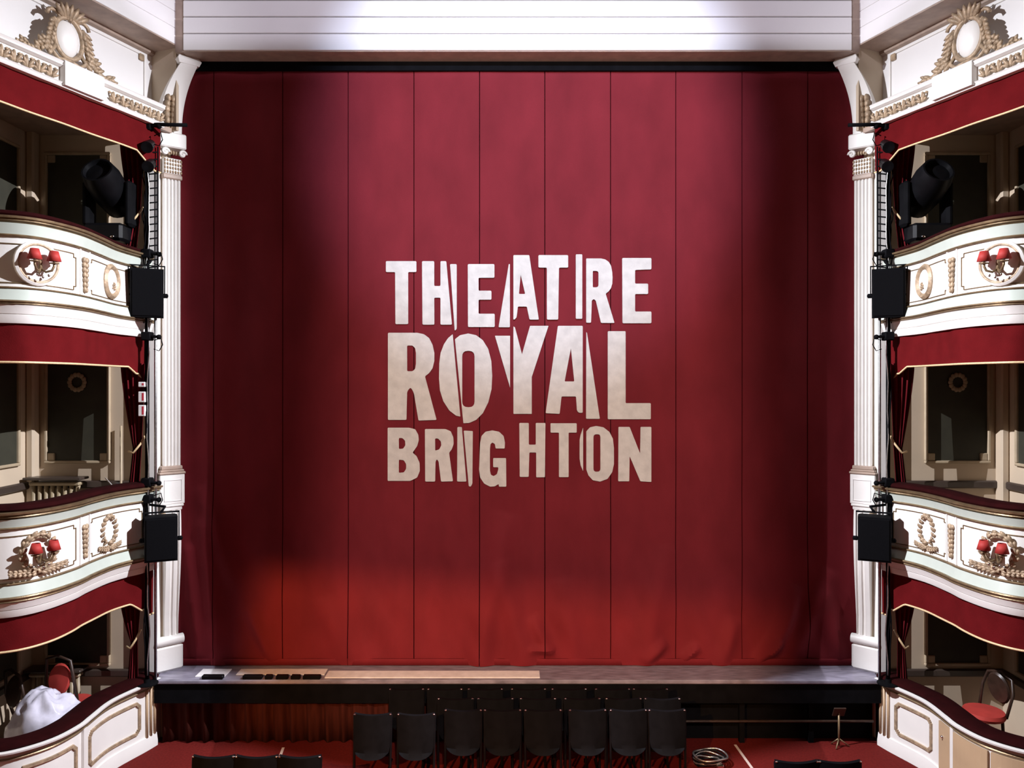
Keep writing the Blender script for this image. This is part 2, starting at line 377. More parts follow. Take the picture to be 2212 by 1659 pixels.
# lettering
def fillet(poly, r):
    out = []; n = len(poly)
    for i in range(n):
        p0 = Vector(poly[i-1][:2]); p = Vector(poly[i][:2]); p1 = Vector(poly[(i+1) % n][:2])
        rr = poly[i][2] if len(poly[i]) > 2 else r
        a = p0-p; b = p1-p
        if rr <= 0 or a.length < 1e-6 or b.length < 1e-6: out.append(p); continue
        k = min(rr, a.length*.45, b.length*.45); A = p + a.normalized()*k; B = p + b.normalized()*k
        if a.normalized().dot(b.normalized()) < -.97: out.append(p); continue
        for t in (0, .25, .5, .75, 1): out.append(A*(1-t)**2 + p*2*t*(1-t) + B*t*t)
    return out
def rr(x0, x1, y0, y1, r):
    return [(x0, y0, r), (x1, y0, r), (x1, y1, r), (x0, y1, r)]
A5 = (800, 520, 5.924); A6 = (1080, 520, 5.925); A7 = (800, 690, 3.456)
LET = [
 ('T', A5, 16, [[(200,262),(590,262),(590,402),(485,402),(485,1068),(322,1068),(318,402),(200,402)]]),
 ('H', A5, 16, [[(662,262),(818,262),(818,580),(898,580),(898,262),(972,262),(1045,1075),(898,1075),(898,730),(818,730),(820,1075),(668,1075)], [(1020,300),(1106,300),(1106,1130),(1080,1155)]]),
 ('E', A5, 16, [[(1247,300),(1588,300),(1588,475),(1385,475),(1385,640),(1550,640),(1550,755),(1385,755),(1385,935),(1592,935),(1592,1105),(1250,1105)]]),
 ('A', A6, 12, [[(172,185),(375,185),(497,1010),(378,1010),(343,843),(230,843),(213,980),(190,1008),(172,1010)], [(265,435),(322,682),(243,682)], [(113,300),(127,300),(127,1108),(-18,1108)]]),
 ('T', A6, 16, [[(492,185),(872,185),(872,345),(755,345),(745,1010),(600,1010),(600,345),(492,345)]]),
 ('R', A6, 12, [[(970,175),(1053,175),(1053,1000),(970,1000)], [(1103,228),(1290,228),(1345,240),(1390,270),(1420,320),(1436,400),(1440,470),(1437,550),(1420,610),(1390,650),(1352,678),(1465,1053),(1292,1053),(1225,765,40),(1200,748),(1175,765,40),(1165,1050),(1103,1050)], rr(1187,1260,388,597,55)[1:3] + [(1187,597),(1187,388)]]),
 ('E', A6, 16, [[(1563,222),(1937,222),(1937,368),(1728,375),(1728,550),(1895,550),(1895,683),(1728,683),(1728,907),(1937,907),(1937,1057),(1567,1057)]]),
 ('R', A7, 9, [[(132,100),(350,100),(400,110),(440,140),(465,190),(478,250),(478,310),(465,365),(440,400),(408,425),(495,750),(360,755),(325,545,20),(300,505,18),(275,540,14),(270,750),(132,750)], [(275,195),(315,195),(335,215),(341,250),(341,330),(335,370),(315,387),(275,387)]]),
 ('O', A7, 5, [[(615,110),(672,725),(640,718),(590,680),(545,610),(520,530),(513,440),(515,330),(525,250),(550,185),(580,140)], [(632,148),(670,118),(730,105),(790,118),(840,155),(880,220),(903,310),(910,420),(905,520),(880,620),(840,700),(790,750),(740,772),(695,775)], rr(686,778,235,655,60)]),
 ('Y', A7, 4, [[(930,122),(1043,122),(1043,510)], [(1068,52),(1080,60),(1132,260),(1192,48),(1330,48),(1205,430),(1205,705),(1068,705)]]),
 ('A', A7, 8, [[(1400,48),(1585,48),(1585,697),(1556,697,16),(1542,680),(1535,575),(1427,575),(1413,705),(1308,700)], [(1497,215,2),(1522,463),(1450,463)], [(1612,95,2),(1617,100,2),(1713,742),(1610,742)]]),
 ('L', A7, 8, [[(1772,88),(1905,88),(1905,625),(2093,625),(2093,745),(1772,745)]]),
 ('B', A7, 8, [[(130,808),(290,808),(335,820),(358,860),(362,900),(350,945),(315,995),(345,1020),(368,1070),(370,1130),(350,1180),(300,1205),(130,1205)], [(213,885),(240,885),(260,905),(262,940),(245,965),(213,967)], [(213,1047),(250,1050),(268,1080),(268,1115),(250,1142),(213,1145)]]),
 ('R', A7, 8, [[(408,818),(560,818),(600,835),(620,880),(622,930),(608,970),(588,995),(617,1208),(528,1210),(510,1060,10),(497,1043),(487,1060,10),(484,1210),(410,1210)], [(484,888),(505,888),(527,910),(530,940),(515,970),(484,980)]]),
 ('I', A7, 7, [[(650,803),(683,803),(717,1210),(648,1210)], [(697,830),(765,833),(762,1225),(750,1248),(735,1245)]]),
 ('G', A7, 7, [[(820,920),(830,870),(860,838),(910,828),(960,838),(995,870),(1005,920),(1003,963),(935,963),(930,930),(912,918),(897,930),(893,970),(893,1130),(900,1160),(920,1170),(945,1155),(955,1120),(955,1103),(917,1103),(917,1035),(1013,1035),(1015,1248),(960,1248),(958,1228),(930,1245),(895,1248),(850,1225),(820,1180),(812,1120)]]),
 ('H', A7, 7, [[(1112,773),(1183,773),(1183,935),(1235,935),(1235,773),(1307,773),(1303,1178),(1238,1178),(1238,993),(1187,993),(1182,1175),(1115,1175)]]),
 ('T', A7, 7, [[(1345,775),(1540,775),(1540,845),(1480,845),(1480,1177),(1408,1177),(1408,845),(1345,845)]]),
 ('O', A7, 6, [[(1588,808),(1588,1133),(1570,1090),(1562,1040),(1562,900),(1570,860)], [(1612,835),(1640,805),(1685,795),(1740,805),(1785,840),(1810,890),(1818,960),(1818,1080),(1805,1140),(1770,1190),(1715,1210),(1660,1200),(1628,1165),(1612,1120)], rr(1665,1717,857,1137,30)]),
 ('N', A7, 7, [[(1852,802),(1935,802),(2013,1000),(2017,802),(2097,802),(2097,1213),(2015,1208),(1935,1020),(1932,1208),(1850,1208)]]),
]
words = ['THEATRE']*7 + ['ROYAL']*5 + ['BRIGHTON']*8
seen = {}
for (ch, (ox, oy, sc), r, polys), word in zip(LET, words):
    cu = bpy.data.curves.new('tmp', 'CURVE'); cu.dimensions = '2D'; cu.fill_mode = 'BOTH'; cu.extrude = .006
    for poly in polys:
        pts = fillet(poly, r); sp = cu.splines.new('POLY'); sp.points.add(len(pts)-1); sp.use_cyclic_u = True
        for q, p in zip(sp.points, pts):
            dd = 9.43/F
            q.co = (CAMX + (ox + p.x/sc - 1106)*dd, (829.5 - (oy + p.y/sc))*dd, 0, 1)
    tmp = bpy.data.objects.new('tmp', cu); C.objects.link(tmp)
    bpy.context.view_layer.update()
    me = bpy.data.meshes.new_from_object(tmp.evaluated_get(bpy.context.evaluated_depsgraph_get()))
    bpy.data.objects.remove(tmp); bpy.data.curves.remove(cu)
    for v in me.vertices: v.co = Vector((v.co.x, YC-.022 + v.co.z, Z(v.co.y))) - ROOT[cl]
    me.materials.clear(); me.materials.append(LETTER); me.name = 'letter'
    o = bpy.data.objects.new('letter', me); C.objects.link(o); o.parent = cl
    k = seen.get((word, ch), 0); seen[(word, ch)] = k+1
    o['label'] = ('second ' if k else '') + 'off-white letter %s of %s' % (ch, word)

# ================================================================== BOXES
PATHS = {
 'upper': Path([(9.06,-4.27),(8.8,-4.30),(8.36,-4.325),(7.91,-4.27),(7.53,-4.235),(7.22,-4.27),(6.98,-4.37),(6.86,-4.58),(6.80,-4.9),(6.78,-5.4),(6.78,-5.77)]),
 'middle': Path([(9.06,-4.18),(8.8,-4.25),(8.65,-4.33),(8.39,-4.41),(8.02,-4.43),(7.77,-4.42),(7.45,-4.47),(7.23,-4.58),(7.12,-4.76),(7.06,-5.1),(7.05,-5.77)]),
 'lower': Path([(9.06,-4.20),(8.9,-4.25),(8.43,-4.42),(8.01,-4.43),(7.8,-4.43),(7.52,-4.51),(7.3,-4.7),(7.22,-4.9),(7.18,-5.3),(7.17,-5.77)]),
}
def strip_frame(path, q0, q1, h0, h1, o=.0, w=.008, t=.008, n=24, notch=.035):     # raised moulding round a panel
    mb = MB()
    for h in (h0, h1): path.sweep(mb, [(o-.01, h-w/2), (o+t, h-w/2), (o+t, h+w/2), (o-.01, h+w/2)], q0+notch, q1-notch, n)
    for q in (q0, q1): path.sweep(mb, [(o-.01, h0+notch), (o+t, h0+notch), (o+t, h1-notch), (o-.01, h1-notch)], q-w/2, q+w/2, 1)
    for q, s in ((q0, 1), (q1, -1)):
        for h, hs in ((h0, 1), (h1, -1)):
            a, b = sorted((q, q+s*notch)); path.sweep(mb, [(o-.01, h+hs*notch-w/2), (o+t, h+hs*notch-w/2), (o+t, h+hs*notch+w/2), (o-.01, h+hs*notch+w/2)], a, b, 2)
            c, d = sorted((h, h+hs*notch)); path.sweep(mb, [(o-.01, c), (o+t, c), (o+t, d), (o-.01, d)], q+s*notch-w/2, q+s*notch+w/2, 1)
    return mb
def ring(M, r, tube, sx=1, seg=24):
    return MB(M).tube([(r*sx*math.cos(a), tube*.6, r*math.sin(a)) for a in [2*math.pi*k/seg for k in range(seg)]], tube, 8, True)
def leaf(mb, M0, x, z, ang, l, w, y=.02):             # one laurel leaf lying on the front, pointing along ang
    keep = mb.M; mb.M = M0 @ Matrix.Translation((x, y, z)) @ Matrix.Rotation(-ang, 4, 'Y') @ Matrix.Rotation(.35, 4, 'Z')
    mb.ell((l*.4, 0, 0), (l*.55, w*.45, w*.5), 6, 5); mb.M = keep
def wreath(M, rx, rz, n, size):
    mb = MB(M)
    for k in range(n):
        a = 2*math.pi*k/n; x, z = rx*math.cos(a), rz*math.sin(a)
        t = a + math.pi/2 if math.cos(a) > 0 else a - math.pi/2
        for da in (-.55, .0, .55): leaf(mb, M, x, z, t+da, size*1.9, size*.95, size*(.7 if da == 0 else .4))
    return mb
def spray(M, half, n, size):
    mb = MB(M)
    for sx in (-1, 1):
        for k in range(n):
            u = (k+.3)/n; x = sx*half*u; z = .03*u*u
            base = 0 if sx > 0 else math.pi
            for da in (-.6, 0, .6): leaf(mb, M, x, z, base+da*sx, size*2*(1-.35*u), size*(1-.3*u), .02)
    mb.ell((0, .03, 0), (size*.6, size*.4, size*.6), 8, 6)
    return mb
def husk(M, length, w):
    mb = MB(M); n = 7
    for k in range(n):
        z = length*(.5 - (k+.5)/n); s = w*(1 - .07*k)
        mb.ell((-s*.35, .014, z), (s*.4, .018, length/n*.62), 6, 5); mb.ell((s*.35, .014, z), (s*.4, .018, length/n*.62), 6, 5); mb.ell((0, .022, z-length/n*.2), (s*.28, .018, length/n*.5), 6, 5)
    return mb
def sconce(path, q, h, m, label, grp):
    M = path.M(q, 0, h); p = M.translation
    t = thing('wall_sconce', label, 'wall light', p, grp, None, m)
    MB(M).tube([(0, .02, -.10), (0, .05, -.07), (0, .06, 0), (0, .035, .06)], [.012, .02, .016, .01], 10).build('backplate', GILT, t, m, True)
    for sx in (-1, 1):
        x = sx*.085
        MB(M).tube([(0, .05, -.05), (x*.35, .09, -.085), (x*.8, .12, -.07), (x, .125, -.03), (x, .125, .005)], .011, 8).build('arm', GILT, t, m, True)
        MB(M).lathe([(.012, -.012), (.040, -.006), (.044, .002), (.014, .006)], 14, (x, .125, 0)).build('drip_pan', GILT, t, m, True)
        MB(M).lathe([(.012, .0), (.012, .03), (.0125, .03), (.012, .031)], 10, (x, .125, 0)).build('candle_tube', BOARD, t, m, True)
        MB(M).lathe([(.058, .02), (.056, .02), (.034, .105), (.032, .108), (.036, .11), (.061, .018)], 18, (x, .125, 0)).build('shade', SHADE, t, m, True)
    for k in range(3):
        MB(M).lathe([(.002, -.03), (.012, -.02), (.008, -.005), (.002, 0)], 8, ((k-1)*.05, .1, -.10-.02*(k == 1))).build('drop', CHROME, t, m, True)
    return t

LEVELS = {   # heights relative to the eye: cushion top, rail top, rail foot, band foot, panel foot, band2 foot, moulding foot, cove foot
 'upper': (1.560, 1.504, 1.442, 1.335, .865, .749, .708, .547),
 'middle': (-1.131, -1.19, -1.26, -1.347, -1.862, -1.974, -2.03, -2.175),
 'lower': (-3.40, -3.455, -3.49, -3.545, -4.10, -4.18, -4.215, -4.25),
}
for m, side in SIDES:
    for lv in ('upper', 'middle', 'lower'):
        pa = PATHS[lv]; L = pa.L[-1]; ct, rt, rf, bf, pf, b2, mf, cf = LEVELS[lv]
        desc = {'upper': 'white curved balcony front of the upper %s box with round medallions', 'middle': 'white curved balcony front of the middle %s box with leaf wreaths',
                'lower': 'white curved parapet of the stalls-level %s box with framed panels'}[lv] % side
        bx = thing('theatre_box', desc, 'theatre box', pa.pos(L*.4, 0, cf), 'theatre boxes', None, m)
        def sw(name, prof, mt, q0=0, q1=None, auto=40): return pa.sweep(MB(), prof, q0, q1 or L, 56).build(name, mt, bx, m, False, auto)
        sw('cushion', [(-.20, rt), (.03, rt), (.045, rt+.02), (.03, ct-.01), (0, ct), (-.15, ct), (-.20, ct-.02)], REDCUSH)
        sw('rail_moulding', [(-.12, rf), (.02, rf), (.03, rf+.015), (.055, rf+.02), (.05, rf+.035), (.075, rt-.022), (.08, rt-.004), (.06, rt), (-.12, rt)], GILT if lv != 'lower' else WHITE)
        sw('upper_band', [(-.10, bf), (.008, bf), (.012, bf+.02), (.035, rf), (-.10, rf)], GREEN)
        sw('bead', [(0, bf-.010), (.02, bf-.010), (.028, bf), (.02, bf+.010), (0, bf+.010)], GILT)
        sw('panel_wall', [(-.10, pf), (0, pf), (0, bf), (-.10, bf)], WHITE)
        if lv != 'lower':
            sw('base_bead', [(0, pf-.008), (.03, pf-.008), (.034, pf), (.026, pf+.008), (0, pf+.008)], GILT)
            sw('lower_band', [(-.10, b2), (.055, b2), (.045, b2+.03), (.02, pf-.01), (-.10, pf-.01)], GREEN)
            sw('base_moulding', [(-.10, mf), (.05, mf), (.07, mf+.01), (.066, mf+.02), (.085, b2-.012), (.08, b2), (-.10, b2)], GILT)
            cm = (mf+cf)/2
            sw('cove', [(-.10, cf), (.0, cf), (.01, cf+.02), (.022, cm-.004), (.014, cm), (.026, cm+.004), (.045, mf-.02), (.055, mf), (-.10, mf)], WHITE)
            # slab behind the front
            poly = [(pa.at(q) - pa.fr(q)[2]*.06) for q in pa.samples(0.2, L-.05, 40)]
            poly = [(p.x, p.y) for p in poly] + [(CAMX-5.77, poly[-1].y), (CAMX-5.77, 9.24+CAMY), (poly[0].x, 9.24+CAMY)]
            MB().prism(poly, Z(cf+.02), Z(mf)).build('floor_slab', BROWN, bx, m)
        else:
            sw('skirting', [(-.10, -4.249), (.03, -4.249), (.03, -4.19), (.015, pf), (-.10, pf)], WHITE)
        # panels, strips and ornaments
        if lv != 'lower':
            qa, qb, qs, qe = pa.px(0)+.35, pa.px(163), pa.px(182), pa.px(300)
            strip_frame(pa, qb, qa, pf+.045, bf-.075).build('panel_frame', GILT, bx, m)
            strip_frame(pa, pa.px(306), pa.px(194), pf+.045, bf-.075).build('panel_frame', GILT, bx, m)
            for q in (pa.px(172), pa.px(192)): pa.sweep(MB(), [(-.01, pf+.01), (.014, pf+.01), (.014, bf-.01), (-.01, bf-.01)], q-.008, q+.008, 2).build('pilaster_bead', WHITE, bx, m)
            hm = (pf+bf)/2
            husk(pa.M(qs, .0, hm-.02), .34, .075).build('husk_drop', ORN, bx, m, True)
            qm = pa.px(80)
            if lv == 'upper':
                md = MB(pa.M(qm, 0, hm)).lathe([(.02, 0), (.2, 0), (.2, .02), (.17, .035), (.15, .02), (.02, .025)], 28)
                for v in md.bm.verts: pass
                md.bm.free()
                Mr = pa.M(qm, 0, hm) @ Matrix.Rotation(-math.pi/2, 4, 'X')
                MB(Mr).lathe([(.01, -.005), (.205, -.005), (.205, .02), (.185, .035), (.165, .02), (.15, .03), (.01, .02)], 28).build('medallion', WHITE, bx, m, False, 40)
                ring(pa.M(qm, .01, hm), .175, .016, 1).build('medallion_ring', ORN, bx, m, True)
                Mo = pa.M(pa.px(238), 0, hm) @ Matrix.Rotation(-math.pi/2, 4, 'X')
                MB(Mo).lathe([(.01, -.005), (.185, -.005), (.19, .02), (.165, .045), (.135, .03), (.125, .012), (.01, .012)], 30).build('round_frame', ORN, bx, m, False, 40)
                MB(Mo).lathe([(.01, .0), (.128, .0), (.128, .02), (.01, .03)], 30).build('round_disc', WHITE, bx, m, False, 40)
                wreath(pa.M(pa.px(240), .02, hm-.05), .022, .03, 7, .016).build('rosette', ORN, bx, m, True)
            else:
                wreath(pa.M(qm, .0, hm+.01), .15, .16, 16, .040).build('wreath', ORN, bx, m, True)
                spray(pa.M(qm, .0, hm-.17), .27, 6, .042).build('laurel_spray', ORN, bx, m, True)
                qv = pa.px(233)
                wreath(pa.M(qv, .0, hm+.015), .105, .145, 16, .030).build('oval_wreath', ORN, bx, m, True)
                spray(pa.M(qv, .0, hm-.18), .17, 5, .034).build('laurel_spray', ORN, bx, m, True)
            sconce(pa, qm, hm+.005, m, 'gilt wall light with two red shades on the %s %s box front' % (lv, side), 'sconces on the box fronts')
        else:
            cuts = [(300, 192), (162, 40)] if m == 1 else [(300, 225)]
            for a, b in cuts:
                strip_frame(pa, pa.px(a), pa.px(b), pf+.10, bf-.11, 0, .03, .02, 24, .03).build('panel_frame', ORN, bx, m)
            for a in (178,):
                pa.sweep(MB(), [(-.01, pf), (.03, pf), (.03, bf), (-.01, bf)], pa.px(a)-.03, pa.px(a)+.03, 2).build('pilaster_strip', WHITE, bx, m)
            for k, q in enumerate((0.03, .09, .15)):
                MB().tube([pa.pos(q, .012, pf), pa.pos(q, .012, bf)], .016, 8).build('reeding', TAN, bx, m, True)
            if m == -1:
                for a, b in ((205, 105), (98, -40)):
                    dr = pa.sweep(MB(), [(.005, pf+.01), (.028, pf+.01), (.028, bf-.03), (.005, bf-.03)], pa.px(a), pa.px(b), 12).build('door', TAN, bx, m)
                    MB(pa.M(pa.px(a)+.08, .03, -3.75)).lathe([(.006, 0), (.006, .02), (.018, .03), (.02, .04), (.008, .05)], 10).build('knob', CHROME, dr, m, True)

    # pelmets, gold edging, drapes
    for lv, pa, ht, hb, drop, lab in (('upper', P3, 2.99, 2.638, .17, 'deep red pelmet with gold edge across the top of the upper %s box'),
                                      ('middle', PATHS['upper'], .555, .196, .14, 'deep red pelmet with gold edge hanging below the upper %s box'),
                                      ('lower', PATHS['middle'], -2.17, -2.50, .19, 'deep red pelmet with gold edge hanging below the middle %s box')):
        L = pa.L[-1]; q0 = .30 if lv == 'upper' else .04
        pm = thing('pelmet', lab % side, 'pelmet', pa.pos(q0+.2, -.03, hb), 'red pelmets of the boxes', None, m)
        P = []; N = 90; edge = []
        for i in range(N+1):
            q = q0 + (L-q0)*(i/N)**1.6; e = q-q0
            k = 1.0 if e < .09 else (1-.45*(e-.09)/.07 if e < .16 else (.55 if e < .20 else (.55*(1-(e-.20)/.14) if e < .34 else 0)))
            b = hb - drop*k; o = -.03 + .006*math.sin(q*9)
            P.append([pa.pos(q, o+.004*math.sin(q*23+j), ht+(b-ht)*j/4) for j in range(5)]); edge.append(pa.pos(q, o+.006, b))
        p0, t0, n0 = pa.fr(q0+.3)
        MB().slab(P, (-n0.x*.015, -n0.y*.015, 0)).build('cloth', RED, pm, m, False, 40)
        MB().tube(edge, .011, 6).build('gold_edge', CORD, pm, m, True)
        # tied-back drape at the stage end
        d0 = 8.92
        top, tie, bot = {'upper': ((256, 312, 300), (284, 302, 474), (268, 294, 545)), 'middle': ((258, 314, 785), (287, 306, 968), (278, 300, 1055)), 'lower': ((258, 304, 1300), (283, 297, 1386), (276, 298, 1470))}[lv]
        dp = thing('box_drape', 'wine red drape tied back at the stage end of the %s %s box' % (lv, side), 'drape', W((bot[0]+bot[1])/2, d0, HY(bot[2], d0)), 'tied-back box drapes', None, m)
        for nm, A, B in (('upper_fall', top, tie), ('lower_fall', tie, bot)):
            P = []
            for j in range(13):
                v = j/12; e = v if nm == 'lower_fall' else v**1.4
                l = A[0]+(B[0]-A[0])*e; r = A[1]+(B[1]-A[1])*e; y = A[2]+(B[2]-A[2])*v; row = []
                for i in range(41):
                    u = i/40; pt = W(l+(r-l)*u, d0, HY(y, d0)); pt.y += .028*math.sin(u*math.pi*2*4.5 + 1) * (1-.4*(v if nm == 'upper_fall' else 1-v)) + .03*math.sin(math.pi*u)*-1
                    row.append(pt)
                P.append(row)
            MB().slab(P, (0, .012, 0)).build(nm, DRAPE, dp, m, True)
        MB().tube([W(tie[0]-3, d0, HY(tie[2]+6, d0))+Vector((0, -.07, 0)), W((tie[0]+tie[1])/2, d0, HY(tie[2]+9, d0))+Vector((0, -.09, 0)), W(tie[1]+3, d0, HY(tie[2]-10, d0))+Vector((0, -.06, 0)), W(tie[1]+7, d0, HY(tie[2]-26, d0))+Vector((0, .0, 0))], .012, 8).build('tieback_cord', CORD, dp, m, True)

    # ---------------------------------------------------------------- entablature above the upper box
    en = thing('entablature', 'white carved entablature with panel and cartouche above the upper %s box' % side, 'entablature', P3.pos(1, 0, 2.99), None, None, m)
    L = P3.L[-1]; q0 = .30
    def sw3(name, prof, mt, a=q0, b=None): return P3.sweep(MB(), prof, a, b or L, 6).build(name, mt, en, m)
    sw3('architrave', [(-.12, 2.985), (.03, 2.985), (.04, 3.0), (.03, 3.01), (.05, 3.03), (-.12, 3.03)], WHITE)
    sw3('frieze', [(-.12, 3.03), (0, 3.03), (0, 3.185), (-.12, 3.185)], WHITE)
    sw3('ledge', [(-.45, 3.185), (.02, 3.185), (.05, 3.20), (.045, 3.215), (.06, 3.235), (.04, 3.25), (-.45, 3.25)], WHITE)
    sw3('recess_wall', [(-.47, 3.2), (-.42, 3.2), (-.42, 4.06), (-.47, 4.06)], LILAC, -0.0)
    sw3('soffit', [(-.46, 4.035), (.0, 4.035), (.0, 4.055), (-.46, 4.055)], BROWN, 0)
    sw3('soffit_moulding', [(-.42, 4.035), (-.36, 4.035), (-.37, 4.0), (-.41, 3.985), (-.42, 3.985)], BROWN, 0.03)
    sw3('reveal', [(-.46, 3.05), (-.04, 3.05), (-.04, 4.05), (-.46, 4.05)], CREAM, 0.0, .04)
    sw3('box_ceiling', [(-1.9, 2.995), (-.05, 2.995), (-.05, 3.05), (-1.9, 3.05)], BROWN, .1)
    pf3 = MB()
    for h in (3.36, 3.95): P3.sweep(pf3, [(-.43, h-.01), (-.40, h-.01), (-.40, h+.01), (-.43, h+.01)], .16, 2.2, 3)
    for q in (.16, 2.2): P3.sweep(pf3, [(-.43, 3.36), (-.40, 3.36), (-.40, 3.95), (-.43, 3.95)], q-.01, q+.01, 1)
    pf3.build('panel_moulding', WHITE, en, m)
    for h in (3.40, 3.91):
        MB(P3.M(.21, -.42, h)).cbox(-.035, .035, 0, .03, -.04, .04, .008).build('corner_block', ORN, en, m)
    qt0, qt1 = P3.px(186), P3.px(104)
    P3.sweep(MB(), [(-.02, 3.0), (.075, 3.0), (.075, 3.24), (.06, 3.255), (-.02, 3.255)], qt0, qt1, 2).build('plain_tablet', WHITE, en, m)
    # scroll blocks along the frieze
    q = .36; k = 0
    while q < 2.75:
        if not (qt0-.06 < q < qt1+.06):
            M = P3.M(q, .0, 3.108); mb = MB(M)
            mb.ell((0, .01, .0), (.018, .016, .062), 8, 6)
            for sx in (-1, 1):
                leaf(mb, M, sx*.012, -.045, math.pi/2 - sx*.55, .10, .035, .012); leaf(mb, M, sx*.012, -.05, math.pi/2 - sx*1.15, .075, .03, .012)
                mb.ell((sx*.052, .012, .035), (.016, .014, .016), 7, 5)
            mb.build('frieze_scroll', ORN, en, m, True)
        q += .125; k += 1
    # cartouche
    qc = P3.px_off(140, -.30); M = P3.M(qc, -.30, 3.64)
    MB(M).ell((0, .0, .0), (.15, .09, .20), 18, 10).build('cartouche_shield', WHITE, en, m, True)
    mb = MB(M)
    mb.tube([(.17*math.cos(a), .05, .215*math.sin(a)) for a in [2*math.pi*j/24 for j in range(24)]], .026, 8, True)
    for sx in (-1, 1):
        mb.tube([(sx*(.16+.09*math.cos(a)*(1-a/8)), .05, .17+.08*math.sin(a)*(1-a/8)) for a in [j*.55 for j in range(11)]], .022, 6)
        mb.tube([(sx*.15, .05, -.12), (sx*.2, .06, -.2), (sx*.13, .06, -.26), (0, .07, -.24)], .024, 6)
        for j in range(7):
            for da in (-.5, .3): leaf(mb, M, sx*(.16+.012*j), .14-.05*j, (-.9+da if sx > 0 else math.pi+.9-da), .13, .05, .05)
    mb.build('cartouche_frame', ORN, en, m, True)
    mb = MB(M)
    for j in range(7): leaf(mb, M, (j-3)*.025, .20, math.pi/2-(j-3)*.33, .17, .055, .06)
    mb.build('cartouche_crest', ORN, en, m, True)
    for sx in (-1, 1):
        mb = MB(M)
        for j in range(9):
            u = j/8; x = sx*(.2+.34*u); z = -.17 - .13*u + .05*math.sin(u*9)
            for da in (-.7, .1, .8): leaf(mb, M, x, z, (-.35+da if sx > 0 else math.pi+.35-da), .13*(1-.35*u), .055*(1-.3*u), .05)
        mb.tube([(sx*(.55+.05*math.cos(a)*(1-a/9)), .05, -.30+.05*math.sin(a)*(1-a/9)) for a in [j*.6 for j in range(10)]], .014, 6)
        mb.build('leaf_scroll', ORN, en, m, True)

    # ---------------------------------------------------------------- proscenium pilaster
    ang = math.radians(42); U = (math.cos(ang), math.sin(ang), 0); NV = (math.sin(ang), -math.cos(ang), 0)
    O = Vector((CAMX-4.107, 9.283+CAMY, 0)); MP = frame(O, U, NV)
    pl = thing('pilaster', 'tall white fluted pilaster on the %s of the stage opening' % side, 'pilaster', (O.x, O.y, SH), None, None, m)
    def pb(name, a0, a1, b1, h0, h1, mt=WHITE, bev=.008, b0=-.22, par=None): return MB(MP).cbox(a0, a1, b0, b1, Z(h0), Z(h1), bev).build(name, mt, par or pl, m)
    pb('plinth', -.215, .125, .04, -3.457, -3.14, bev=.03)
    # scroll foot
    ft = MB(MP)
    ft.tube([(-.195, .01, Z(-3.085)), (.125, .01, Z(-3.085))], .058, 16)
    ft.tube([(-.196, .01, Z(-3.085)), (-.203, .01, Z(-3.085))], .035, 12)
    ft.build('scroll_foot', WHITE, pl, m, False, 50)
    # bracket shaft: bulges at its head, tapers to the foot
    rings = []
    for j in range(25):
        v = j/24; h = -1.52 + (-3.06+1.52)*v
        b = .02 + .085*math.sin(math.pi*min(1, v*1.05+.12))**.8*(1-.75*v) ; w0 = -.10+.01*v; w1 = .085 - .02*v
        g = .014
        rings.append([(w0, -.22, Z(h)), (w0, b, Z(h)), (w0+.05, b+.008, Z(h)), (w0+.062, b-g, Z(h)), (w0+.078, b-g, Z(h)), (w0+.088, b+.008, Z(h)), (w0+.115, b+.008, Z(h)), (w0+.125, b-g, Z(h)), (w0+.14, b-g, Z(h)), (w0+.15, b+.008, Z(h)), (w1, b, Z(h)), (w1, -.22, Z(h))])
    MB(MP).loft(rings).build('bracket_shaft', WHITE, pl, m, False, 35)
    vo = MB(MP)
    vo.tube([(-.115, .05+.055*math.cos(a)*(1-a/11), Z(-1.60)+.06*math.sin(a)*(1-a/11)) for a in [j*.5 for j in range(18)]], .02, 8)
    vo.ell((-.115, .05, Z(-1.60)), (.02, .02, .02), 8, 6); vo.ell((-.10, .06, Z(-1.74)), (.03, .03, .06), 8, 6)
    vo.build('volute', ORN, pl, m, True)
    pb('dado_foot', -.135, .10, .06, -1.52, -1.475); pb('dado_foot_moulding', -.155, .115, .075, -1.475, -1.445)
    pb('dado_block', -.165, .125, .075, -1.445, -1.085)
    MBd = MB(MP)
    for a, b, c, d in ((-.115, .09, -1.405, -1.40), (-.115, .09, -1.155, -1.15), (-.115, -.11, -1.405, -1.15), (.085, .09, -1.405, -1.15)): MBd.box(a, b, .07, .081, Z(c), Z(d))
    MBd.build('dado_panel_line', LILAC, pl, m)
    cr = MB(MP)
    for (e, h0, h1) in ((.028, -1.085, -1.055), (.014, -1.055, -1.03), (.0, -1.03, -.985)): cr.cbox(-.165-e+.02, .125+e-.02, -.22, .06+e, Z(h0), Z(h1), .008)
    cr.build('dado_cornice', BROWN, pl, m)
    # fluted shaft
    prof = [(-.1, -.22), (-.1, 0)]
    for k in range(5):
        a = -.1 + .04*k
        prof += [(a+.004, .002), (a+.012, .010), (a+.02, .0125), (a+.028, .010), (a+.034, .002), (a+.037, -.012)]
    prof += [(.1, 0), (.1, -.22)]
    MB(MP).prism(prof, Z(-.985), Z(2.48)).build('fluted_shaft', WHITE, pl, m, False, 25)
    pb('necking', -.115, .115, .03, 2.47, 2.53, BROWN, .012)
    pb('capital_bell', -.10, .105, .03, 2.53, 2.72, WHITE, .01)
    cp = MB(MP)
    for i in range(7):
        for j in range(4): cp.ell((-.09+.031*i, .03, Z(2.555+.045*j)), (.014, .014, .02), 6, 4)
    cp.build('carved_leaves', ORN, pl, m, True)
